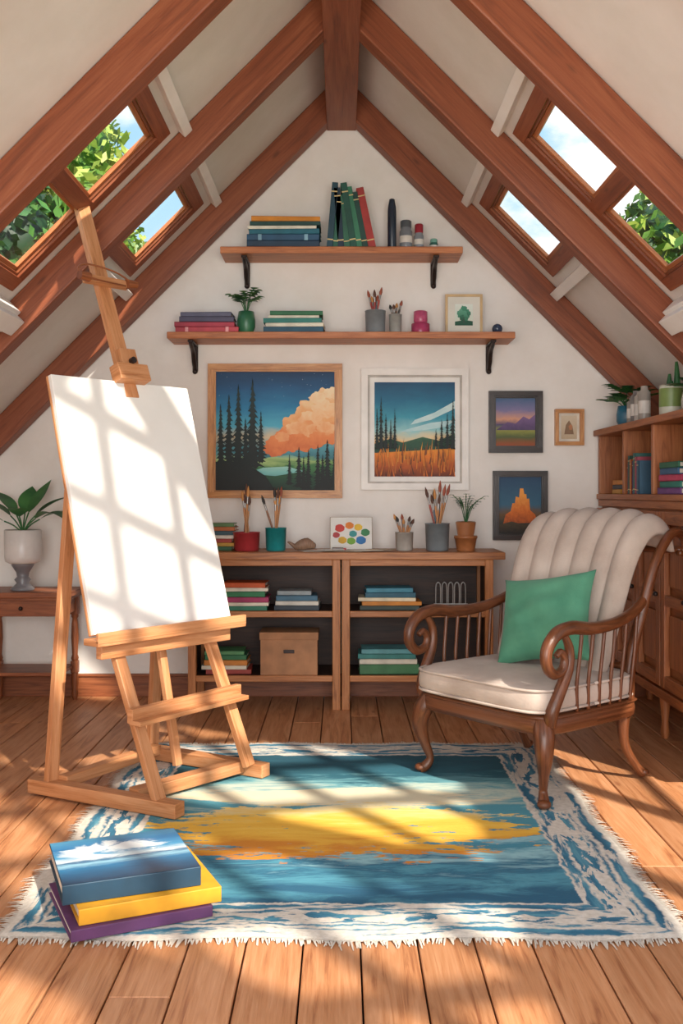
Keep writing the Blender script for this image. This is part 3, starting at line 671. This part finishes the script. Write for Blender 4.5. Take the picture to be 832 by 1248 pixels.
# ------------------------------------------------------------------ right cabinet
CX0,CX1,CY0,CY1=1.5,1.84,3.9,5.87
mb=MB('tall_cabinet'); xm=(CX0+CX1)/2; ym=(CY0+CY1)/2; Lc=CY1-CY0; dx=CX1-CX0
mb.box((xm-.008,ym,1.545),(dx+.03,Lc,.035),W_CAB)
mb.box((xm,ym,1.175),(dx+.01,Lc,.03),W_CAB)
mb.box((CX1-.008,ym,1.36),(.014,Lc-.02,.34),W_DARK)
ys=[CY1-.02,CY1-.52,CY1-1.02,CY1-1.52,CY0+.02]
for y_ in ys: mb.box((xm+.002,y_,1.36),(dx-.006,.035,.34),W_CAB)
mb.box((xm,ym,1.14),(dx-.01,Lc-.01,.04),W_CAB)
mb.box((xm+.01,ym,.70),(dx-.03,Lc-.02,.86),W_CAB)
mb.box((xm,ym,.25),(dx,Lc,.045),W_CAB)
for k in range(5):
    ya=CY1-.015-.39*k; yb_=ya-.38
    if yb_<CY0: break
    yc=(ya+yb_)/2; xf=CX0+.006
    for yy in(ya-.03,yb_+.03): mb.box((xf,yy,.70),(.03,.06,.82),W_CAB)
    for zz in(1.08,.32): mb.box((xf,yc,zz),(.03,.26,.06),W_CAB)
    mb.box((xf,yc,.70),(.028,.26,.05),W_CAB)
    for zz in(.885,.515): mb.box((xf+.006,yc,zz),(.018,.18,.24),W_CAB)
    mb.sphere((xf-.024,yb_+.03,.72),.012,METAL,10)
for yy in(CY0+.05,CY1-.06,ym):
    for xx in(CX0+.08,CX1-.05): mb.lathe([(.015,0),(.022,.03),(.016,.08),(.028,.2),(.03,.235)],(xx,yy,0),W_CAB,14)
mb.done(.004)
o=upright('standing_books',1.58,5.27,1.1905,[(.03,.16,.15,'#7c303f',0),(.03,.2,.16,'#294f41',0),(.028,.18,.16,'#b56532',0),(.03,.17,.15,'#4f406c',0),(.03,.21,.16,'#32625c',0),(.03,.19,.16,'#96404f',0),(.03,.17,.16,'#34566c',0)]); o.rotation_euler=(0,0,-math.pi/2)
o=stack('book_stack',1.62,5.60,1.1905,[(.2,.16,.026,'#c69032'),(.2,.15,.024,'#33333c'),(.19,.15,.026,'#c67d26')],51); o.rotation_euler=(0,0,-math.pi/2)
o=stack('book_stack',1.60,4.62,1.1905,[(.3,.18,.03,'#6c407a'),(.3,.18,.03,'#297a6c'),(.28,.17,.03,'#b53f5f'),(.27,.17,.03,'#366288'),(.28,.17,.028,'#296c4f')],52); o.rotation_euler=(0,0,-math.pi/2)
ZC=1.5635
fern('trailing_plant',1.60,5.62,ZC,.055,.12,'#36708a',12,.19,.026,61,LEAF2,(.1,1.25))
mb=MB('paint_bottles',(1.58,5.35,ZC))
for i,(y_,h_,c_) in enumerate([(.08,.15,'#968f88'),(0.01,.18,'#7f7a78'),(-.06,.17,'#b5aea6'),(-.13,.19,'#a09890')]):
    mb.lathe([(.03,0),(.031,.01),(.031,h_*.84),(.018,h_*.9),(.018,h_)],(0,y_,0),col(c_,.3),20); mb.lathe([(.0315,h_*.25),(.0315,h_*.6)],(0,y_,0),col('#d9d3cc'),20)
mb.done()
mb=MB('ceramic_vase',(1.60,4.86,ZC)); mb.lathe([(.05,0),(.055,.01),(.055,.15),(.048,.16),(.045,.14)],(0,0,0),col('#c8c8b8',.3),24); mb.lathe([(.0555,.05),(.0555,.14)],(0,0,0),col('#7a9050',.4),24); mb.done()
mb=MB('potted_cactus',(1.68,5.08,ZC)); mb.lathe([(.035,0),(.045,.07),(.04,.07),(.001,.065)],(0,0,0),col('#a7a09a'),20)
for (a,h_) in((0,.24),(2,.18),(4.2,.14)): mb.tube([(math.cos(a)*.012,math.sin(a)*.012,.06),(math.cos(a)*.024,math.sin(a)*.024,.06+h_*.5),(math.cos(a)*.02,math.sin(a)*.02,.06+h_)],[.016,.019,.007],LEAF,10)
mb.done(recalc=False)
fern('potted_plant',1.62,4.62,ZC,.05,.10,'#bfbaad',8,.12,.018,63,LEAF,(.4,1.2))

# ------------------------------------------------------------------ rug
RW,RD=1.86,2.08
m,nt,b=newmat('rug_woven'); uv=coord(nt); sp=nt.nodes.new('ShaderNodeSeparateXYZ'); nt.links.new(uv,sp.inputs[0])
U,V=sp.outputs[0],sp.outputs[1]
nf=noise(nt,mapping(nt,uv,(RW,RD,1)),16,5,.6)
nfe=mth(nt,'MULTIPLY',mth(nt,'SUBTRACT',nf,.5),.05)
eu=mth(nt,'MULTIPLY',mth(nt,'MINIMUM',U,mth(nt,'SUBTRACT',1.0,U)),RW)
ev=mth(nt,'MULTIPLY',mth(nt,'MINIMUM',V,mth(nt,'SUBTRACT',1.0,V)),RD)
e=mth(nt,'ADD',mth(nt,'MINIMUM',eu,ev),nfe)
def band(a,b_,s_=.006): return mth(nt,'MULTIPLY',sstep(nt,e,a-s_,a+s_),sstep(nt,e,b_-s_,b_+s_,1,0))
sel=mth(nt,'LESS_THAN',eu,ev)
def along(fine,coarse,sc,det=5,off=0):
    ns_=noise(nt,mapping(nt,uv,(fine,coarse,1),(off,off,0)),sc,det,.6,.5); nf_=noise(nt,mapping(nt,uv,(coarse,fine,1),(off+3,off,0)),sc,det,.6,.5)
    return mth(nt,'ADD',mth(nt,'MULTIPLY',sel,ns_),mth(nt,'MULTIPLY',mth(nt,'SUBTRACT',1.0,sel),nf_))
cream=ramp(nt,noise(nt,mapping(nt,uv,(30,30,1)),3,3),[(.3,'#c6bdaf'),(.7,'#ddd5c9')])
blue=ramp(nt,along(30,5,1.5),[(.3,'#1f5672'),(.5,'#33718c'),(.7,'#5c98a9')])
wear=sstep(nt,along(26,6,1.6,6,1),.42,.50)
mask=mth(nt,'MAXIMUM',mth(nt,'MAXIMUM',band(.028,.062),band(.180,.215)),band(.078,.090))
marks=mth(nt,'MULTIPLY',band(.10,.175),sstep(nt,along(22,7,2.2,5,5),.50,.54))
mask=mth(nt,'MAXIMUM',mth(nt,'MULTIPLY',mask,wear),marks)
c=mixc(nt,mask,cream,blue)
ns=noise(nt,mapping(nt,uv,(3,14,1)),1.6,6,.65,.6)
nb=noise(nt,mapping(nt,uv,(3,13,1)),1.6,7,.7,.8)
nb2=noise(nt,mapping(nt,uv,(9,30,1)),1.6,4,.7)
fieldv=mth(nt,'ADD',V,mth(nt,'MULTIPLY',mth(nt,'SUBTRACT',ns,.5),.42))
fcol=ramp(nt,fieldv,[(.12,'#235a76'),(.2,'#4f92a5'),(.25,'#27637e'),(.31,'#8fbbc2'),(.35,'#3f8297'),(.55,'#5297a6'),(.62,'#c4cfbe'),(.68,'#6ca3aa'),(.74,'#266070'),(.9,'#1d4c5d')])
du=mth(nt,'DIVIDE',mth(nt,'SUBTRACT',U,.5),.34); dv=mth(nt,'DIVIDE',mth(nt,'SUBTRACT',V,.42),.135)
rr=mth(nt,'ADD',mth(nt,'ADD',mth(nt,'POWER',mth(nt,'ABSOLUTE',du),2.6),mth(nt,'MULTIPLY',dv,dv)),mth(nt,'ADD',mth(nt,'MULTIPLY',mth(nt,'SUBTRACT',nb,.5),5.0),mth(nt,'MULTIPLY',mth(nt,'SUBTRACT',nb2,.5),3.2)))
ym_=sstep(nt,rr,.85,1.0,1,0)
ycol=ramp(nt,mth(nt,'ADD',V,mth(nt,'MULTIPLY',mth(nt,'SUBTRACT',ns,.5),.45)),[(.3,'#cf8428'),(.36,'#dfa536'),(.44,'#e8b845'),(.5,'#e6c56f'),(.58,'#e2d2a6')])
dv2=mth(nt,'DIVIDE',mth(nt,'SUBTRACT',V,.595),.055); du2=mth(nt,'DIVIDE',mth(nt,'SUBTRACT',U,.5),.33)
r2=mth(nt,'ADD',mth(nt,'ADD',mth(nt,'MULTIPLY',du2,du2),mth(nt,'MULTIPLY',dv2,dv2)),mth(nt,'MULTIPLY',mth(nt,'SUBTRACT',nb,.5),3.6))
fcol=mixc(nt,sstep(nt,r2,.7,1.1,1,0),fcol,hx('#dcd3b5'))
fcol=mixc(nt,ym_,fcol,ycol)
c=mixc(nt,sstep(nt,e,.222,.230),c,fcol)
nt.links.new(c,b.inputs['Base Color']); b.inputs['Roughness'].default_value=.95
bump(nt,b,noise(nt,mapping(nt,uv,(RW*60,RD*140,1)),1,2),.5,.004); RUG=m
mb=MB('area_rug',(0,3.715,0.001)); q=random.Random(12)
nx,ny=60,66; vs=[];fs=[];uvs=[]
for j in range(ny+1):
    for i in range(nx+1):
        u,v=i/nx,j/ny; x=(u-.5)*RW; y=(v-.5)*RD
        ed=min(u,1-u,v,1-v)
        x+=.010*math.sin(v*23)*(abs(u-.5)*2)**6; y+=.012*math.sin(u*19+1)*(abs(v-.5)*2)**6
        z=.0075+.0015*math.sin(x*9+y*4)*math.sin(y*7) -(.004 if ed<.001 else 0)
        vs.append((x,y,z))
for j in range(ny):
    for i in range(nx):
        a=j*(nx+1)+i; fs.append((a,a+1,a+nx+2,a+nx+1)); uvs.append([(i/nx,j/ny),((i+1)/nx,j/ny),((i+1)/nx,(j+1)/ny),(i/nx,(j+1)/ny)])
mb.add(vs,fs,uvs,RUG,True)
CR=col('#cfc6b8',.95)
mb.box((0,0,.002),(RW-.03,RD-.03,.003),CR)
def fr(p,dr):
    d=Vector(dr)+Vector((q.uniform(-.35,.35),q.uniform(-.35,.35),0)); L=q.uniform(.02,.045); p=Vector(p)
    a=p+d*L*.5+Vector((0,0,.001)); e_=p+d*L; e_.z=.001
    sd=Vector((-d.y,d.x,0)).normalized()*.0028
    mb.add([p-sd,p+sd,a+sd,a-sd,e_+sd*.5,e_-sd*.5],[(0,1,2,3),(3,2,4,5)],[[(0,0)]*4]*2,CR)
for i in range(300):
    x=(i/299-.5)*RW
    for sg in(-1,1): fr((x+q.uniform(-.003,.003),sg*(RD/2-.006)+.012*math.sin((i/299)*19+1),.004),(0,sg,0))
for i in range(330):
    y=(i/329-.5)*RD
    for sg in(-1,1): fr((sg*(RW/2-.006)+.010*math.sin((i/329)*23)*sg*sg,y,.004),(sg,0,0))
mb.done(recalc=False)

# ------------------------------------------------------------------ book stack front left
mb=MB('art_book_stack',(-.625,2.905,.0115),math.radians(27))
m,nt,b=newmat('book_cover_seascape'); uv=coord(nt); sp=nt.nodes.new('ShaderNodeSeparateXYZ'); nt.links.new(uv,sp.inputs[0])
nA=noise(nt,mapping(nt,uv,(2.5,4,1)),1.3,6,.65,1.0); nB=noise(nt,mapping(nt,uv,(5,22,1)),1.2,4,.6)
vv=mth(nt,'ADD',sp.outputs[1],mth(nt,'MULTIPLY',mth(nt,'SUBTRACT',nB,.5),.14))
cc_=ramp(nt,vv,[(0,'#0c3450'),(.2,'#17557a'),(.32,'#256f99'),(.4,'#8fbdd0'),(.45,'#1c5f88'),(.5,'#d3e0e2'),(.6,'#3f8fb8'),(.8,'#1f6d9f'),(1,'#4f9cc0')])
du=mth(nt,'DIVIDE',mth(nt,'SUBTRACT',sp.outputs[0],.42),.36); dv=mth(nt,'DIVIDE',mth(nt,'SUBTRACT',sp.outputs[1],.68),.17)
cr_=mth(nt,'ADD',mth(nt,'ADD',mth(nt,'MULTIPLY',du,du),mth(nt,'MULTIPLY',dv,dv)),mth(nt,'MULTIPLY',mth(nt,'SUBTRACT',nA,.5),6.0))
cc_=mixc(nt,sstep(nt,cr_,.3,1.3,1,0),cc_,hx('#e4eaea'))
nt.links.new(cc_,b.inputs['Base Color']); b.inputs['Roughness'].default_value=.4; cov=m
book(mb,(-.0,-.026,0),.39,.36,.032,'#5f3663',-.03)
book(mb,(.030,-.014,.033),.395,.36,.044,'#dfa026',-.05)
book(mb,(-.006,.016,.078),.38,.35,.054,'#15394e',-.09)
mb.M=Matrix.Translation((-.006,.016,.1324))@Matrix.Rotation(-.09,4,'Z')
mb.quad([(-.188,-.173,0),(.188,-.173,0),(.188,.173,0),(-.188,.173,0)],cov); mb.M=Matrix()
mb.done(.003,2)

# ------------------------------------------------------------------ easel
E=empty('artist_easel',(-.8,4.0,0)); eo=Vector((-.8,4.0,0))
def em(n):
    o=MB(n,(0,0,0),0,E); o.M=Matrix.Translation(-eo); return o
lean=Vector((-.772,.636,0)); wdv=Vector((.636,.772,0)); nrm=-lean
BL=Vector((-.926,3.75,.665)); k=.277
tdir=(Vector((0,0,1.0))+lean*k); H=1.0
pn_=wdv.cross(tdir.normalized())
if pn_.dot(nrm)<0: pn_=-pn_
mb=em('canvas'); cM=Matrix((wdv,tdir.normalized(),wdv.cross(tdir.normalized()))).transposed()
Lc=tdir.length*H; cc=BL+wdv*.355+tdir.normalized()*(Lc/2)
mb.box(cc-pn_*.012,(.71,Lc,.022),CANVAS,M=cM); mb.box(cc-pn_*.030,(.712,Lc+.002,.014),W_EASEL,M=cM)
mb.done(.003)
mb=em('base_runners')
z=.0385
for p,q_ in(((-1.23,3.985),(-.59,3.655)),((-.88,4.505),(-.315,4.175))): mb.beam((p[0],p[1],z),(q_[0],q_[1],z),.06,.055,W_EASEL)
mb.beam((-1.10,3.945,.06),(-.82,4.44,.06),.05,.045,W_EASEL); mb.beam((-.79,3.80,.05),(-.43,4.21,.05),.06,.05,W_EASEL)
mb.done(.004)
mb=em('legs')
off=-pn_*.055
uL0=Vector((-.675,3.70,.06)); uR0=Vector((-.385,4.165,.06))
uL1=BL+wdv*.12+off; uR1=BL+wdv*.60+off
for a_,b_ in((uL0,uL1),(uR0,uR1)):
    mb.beam(a_,b_,.05,.03,W_EASEL,up=pn_)
    mb.beam(b_-tdir*.02,b_+tdir*.72,.045,.028,W_EASEL,up=pn_)
tL=uL1+tdir*.70-pn_*.03; tR=uR1+tdir*.70-pn_*.03
mb.beam((-1.145,3.945,.06),tL+Vector((-.015,.01,0)),.05,.03,W_EASEL,up=pn_); mb.beam((-.845,4.47,.06),tR+Vector((-.02,0.02,0)),.05,.03,W_EASEL,up=pn_)
for hh in(.25,.62): mb.beam(uL1+tdir*hh-pn_*.03,uR1+tdir*hh-pn_*.03,.045,.03,W_EASEL,up=pn_)
mb.beam(Vector((-.66,4.03,.10)),BL+wdv*.36+off*1.2,.035,.025,W_EASEL,up=pn_)
mb.done(.003)
mb=em('tray')
tc=BL+wdv*.36+Vector((0,0,-.03))
mb.beam(tc-wdv*.385+pn_*.012,tc+wdv*.385+pn_*.012,.09,.025,W_EASEL)
mb.beam(tc-wdv*.385+pn_*.052+Vector((0,0,.008)),tc+wdv*.385+pn_*.052+Vector((0,0,.008)),.016,.04,W_EASEL)
mb.beam(tc-wdv*.34+Vector((0,0,-.04)),tc+wdv*.33+Vector((0,0,-.04)),.035,.05,W_EASEL)
bL=uL0.lerp(uL1,.5)+pn_*.03; bR=uR0.lerp(uR1,.5)+pn_*.03
dd=(bR-bL).normalized(); mb.beam(bL-dd*.05,bR+dd*.05,.03,.055,W_EASEL); mb.beam(bL-dd*.05+pn_*.03+Vector((0,0,-.03)),bR+dd*.05+pn_*.03+Vector((0,0,-.03)),.06,.018,W_EASEL)
mb.done(.003)
mb=em('mast')
m0=BL+wdv*.355+tdir*.45-pn_*.085; mt=Vector((-.913,4.24,1.68)); mtop=Vector((-1.165,4.43,2.52))
mb.beam(m0,mt,.065,.03,W_EASEL,up=pn_); mb.beam(mt-(mtop-mt)*.1,mtop,.068,.032,W_EASEL,up=pn_)
mdir=(mtop-mt).normalized(); s_=mdir.cross(pn_).normalized()
mb.beam(mt+pn_*.035+mdir*.01-s_*.08,mt+pn_*.035+mdir*.01+s_*.08,.06,.075,W_EASEL,up=mdir)
mb.beam(mt+pn_*.03+mdir*.0,mt+pn_*.03+mdir*.12,.085,.05,W_EASEL,up=pn_)
kn=mt+mdir*.06+pn_*.06; mb.cyl(kn,kn+pn_*.02,.014,METAL)
cz=mt.lerp(mtop,.5)
mb.beam(cz-s_*.115+pn_*.03,cz+s_*.115+pn_*.03,.03,.035,W_EASEL,up=mdir)
for sg in(-1,1):
    mb.cyl(cz+s_*sg*.1+pn_*.045,cz+s_*sg*.15+pn_*.05,.022,W_TABLE,.018)
mb.tube([cz+s_*.12+mdir*.0+pn_*.06,cz+s_*.03+mdir*.035+pn_*.07,cz-s_*.1+mdir*.055+pn_*.06,cz-s_*.15+mdir*.03+pn_*.05,cz-s_*.10-mdir*.01+pn_*.06,cz+s_*.08-mdir*.02+pn_*.06],.004,W_TABLE,8)
mb.done(.003)

# ------------------------------------------------------------------ armchair
C=empty('upholstered_armchair',(.78,4.2,.0105),math.radians(-50.7))
def cm(n): return MB(n,(0,0,0),0,C)
mb=cm('seat_frame'); mb.sq((0,0,.305),(.355,.325,.045),W_CHAIR,.35,.28,64,14); mb.sq((0,0,.338),(.362,.332,.014),W_CHAIR,.6,.28,64,10)
mb.done()
mb=cm('seat_cushion')
mb.sq((0,-.02,.402),(.355,.335,.068),UPH,.5,.30,80,24)
for zz in(.442,.362):
    pts=[]
    for i in range(41):
        t=2*math.pi*i/40; f=lambda w_:math.copysign(abs(w_)**.30,w_)
        pts.append((.352*f(math.cos(t)),-.02+.332*f(math.sin(t)),zz))
    mb.tube(pts,.006,UPH,6,2)
mb.done()
mb=cm('backrest')
prof=[(.17,.40),(.205,.50),(.245,.62),(.285,.75),(.325,.87),(.37,.965),(.43,1.035),(.50,1.06),(.56,1.035),(.585,.98)]
P=[Vector((0,a_,b_)) for a_,b_ in prof]
def crv(t):
    x_=t*(len(P)-1); i=min(int(x_),len(P)-2); f=x_-i
    a_=P[max(i-1,0)];b_=P[i];c_=P[i+1];d_=P[min(i+2,len(P)-1)]
    p=.5*((2*b_)+(c_-a_)*f+(2*a_-5*b_+4*c_-d_)*f*f+(3*b_-3*c_+d_-a_)*f**3); return p
nu,nv=84,40; nch=6
front=[];back=[]
for j in range(nv+1):
    t=j/nv; p=crv(t); tg=(crv(min(1,t+.01))-crv(max(0,t-.01))).normalized(); nn=Vector((0,tg.z*-1,tg.y))
    for i in range(nu+1):
        u=i/nu*2-1; half=.285+.055*min(1,t*1.3)
        ed=(1-abs(u)**8)**.5
        ch=abs(math.sin(math.pi*nch*(i/nu)))**.55
        th=(.028+.034*ch)*ed*(min(1,(1-t)*6+.35))
        zoff=-.045*abs(u)**3*t; wr=-.05*abs(u)**2.5*(1-t*.5)
        q0=Vector((u*half,p.y+wr,p.z+zoff))
        front.append(q0+nn*th); back.append(q0-nn*(.028*ed+.004))
N=len(front); fs=[];uvs=[]
W1=nu+1
for j in range(nv):
    for i in range(nu):
        a_=j*W1+i; fs.append((a_,a_+1,a_+W1+1,a_+W1)); fs.append((N+a_,N+a_+W1,N+a_+W1+1,N+a_+1))
for j in range(nv):
    for i in(0,nu):
        a_=j*W1+i; fs.append((a_,a_+W1,N+a_+W1,N+a_))
for i in range(nu):
    for j in(0,nv):
        a_=j*W1+i; fs.append((a_,a_+1,N+a_+1,N+a_))
mb.add(front+back,fs,[[(0,0),(1,0),(1,1),(0,1)]]*len(fs),UPH,True); mb.done()
mb=cm('wood_frame')
for sg in(-1,1):
    X=lambda v:sg*v
    mb.tube([(X(.30),-.265,.33),(X(.325),-.29,.27),(X(.335),-.30,.20),(X(.32),-.285,.12),(X(.305),-.27,.06),(X(.318),-.283,.025),(X(.335),-.30,.008)],[.036,.042,.034,.021,.016,.022,.020],W_CHAIR,14)
    mb.sphere((X(.333),-.298,.018),.027,W_CHAIR,14,(1,1,.65))
    mb.tube([(X(.31),.37,.012),(X(.30),.335,.05),(X(.285),.28,.14),(X(.29),.26,.24),(X(.305),.265,.34),(X(.315),.275,.50),(X(.335),.32,.68),(X(.352),.375,.86),(X(.358),.44,.96),(X(.358),.51,1.015),(X(.356),.58,1.01),(X(.354),.615,.97),(X(.352),.60,.93),(X(.352),.57,.93)],[.022,.017,.020,.026,.030,.024,.023,.022,.021,.020,.019,.018,.016,.013],W_CHAIR,12)
    mb.sphere((X(.31),.372,.018),.026,W_CHAIR,12,(1,1,.65))
    mb.tube([(X(.338),.335,.745),(X(.352),.24,.70),(X(.362),.10,.668),(X(.368),-.06,.662),(X(.370),-.18,.675),(X(.370),-.27,.66),(X(.370),-.325,.61),(X(.370),-.33,.55),(X(.370),-.29,.51),(X(.370),-.24,.52),(X(.370),-.225,.56),(X(.370),-.25,.59),(X(.370),-.275,.575)],[.020,.022,.024,.026,.027,.026,.024,.022,.020,.018,.016,.014,.012],W_CHAIR,12)
    mb.tube([(X(.368),-.235,.665),(X(.368),-.195,.60),(X(.366),-.20,.52),(X(.36),-.245,.43),(X(.35),-.275,.36),(X(.335),-.27,.31)],[.012,.018,.022,.024,.026,.026],W_CHAIR,12)
    for i in range(6):
        y_=-.13+.072*i; zt=.665+.03*max(0,(i-2)/3)
        mb.tube([(X(.35),y_*.95,.345),(X(.357),y_-.004,.45),(X(.362),y_+.008,.56),(X(.364),y_+.02,zt)],[.008,.0075,.0075,.008],W_CHAIR,8)
mb.tube([(-.352,.595,.94),(-.15,.605,.94),(.15,.605,.94),(.352,.595,.94)],.016,W_CHAIR,10)
mb.tube([(-.29,.275,.47),(-.1,.25,.47),(.1,.25,.47),(.29,.275,.47)],.016,W_CHAIR,10)
mb.done()
pl=MB('green_throw_pillow',(0,0,0),0,None)
n=32; top=[];bot=[]
for j in range(n+1):
    for i in range(n+1):
        u=i/n*2-1;v=j/n*2-1; w_=.215
        x=u*w_*(1-.11*(1-v*v)); y=v*w_*.92*(1-.11*(1-u*u)); h_=.085*(max(0,(1-u*u)*(1-v*v)))**.40
        h_+=(.005*math.sin(u*7+v*5)+.004*math.sin(v*11-u*4))*(1-u*u)*(1-v*v)
        top.append((x,y,h_+.002));bot.append((x,y,-h_*.7-.002))
N=len(top);fs=[];W1=n+1
for j in range(n):
    for i in range(n):
        a_=j*W1+i; fs.append((a_,a_+1,a_+W1+1,a_+W1)); fs.append((N+a_,N+a_+W1,N+a_+W1+1,N+a_+1))
for i in range(n):
    fs.append((i,i+1,N+i+1,N+i)); a_=n*W1+i; fs.append((a_,a_+1,N+a_+1,N+a_))
    a_=i*W1; fs.append((a_,a_+W1,N+a_+W1,N+a_)); a_=i*W1+n; fs.append((a_,a_+W1,N+a_+W1,N+a_))
pl.add(top+bot,fs,[[(0,0),(1,0),(1,1),(0,1)]]*len(fs),GREEN,True); po=pl.done()
Mc=Matrix.Translation((.78,4.2,.0105))@Matrix.Rotation(math.radians(-50.7),4,'Z')
po.matrix_world=Mc@Matrix.Translation((.05,.06,.66))@Matrix.Rotation(math.radians(8),4,'Z')@Matrix.Rotation(math.radians(64),4,'X')@Matrix.Rotation(math.radians(10),4,'Z')
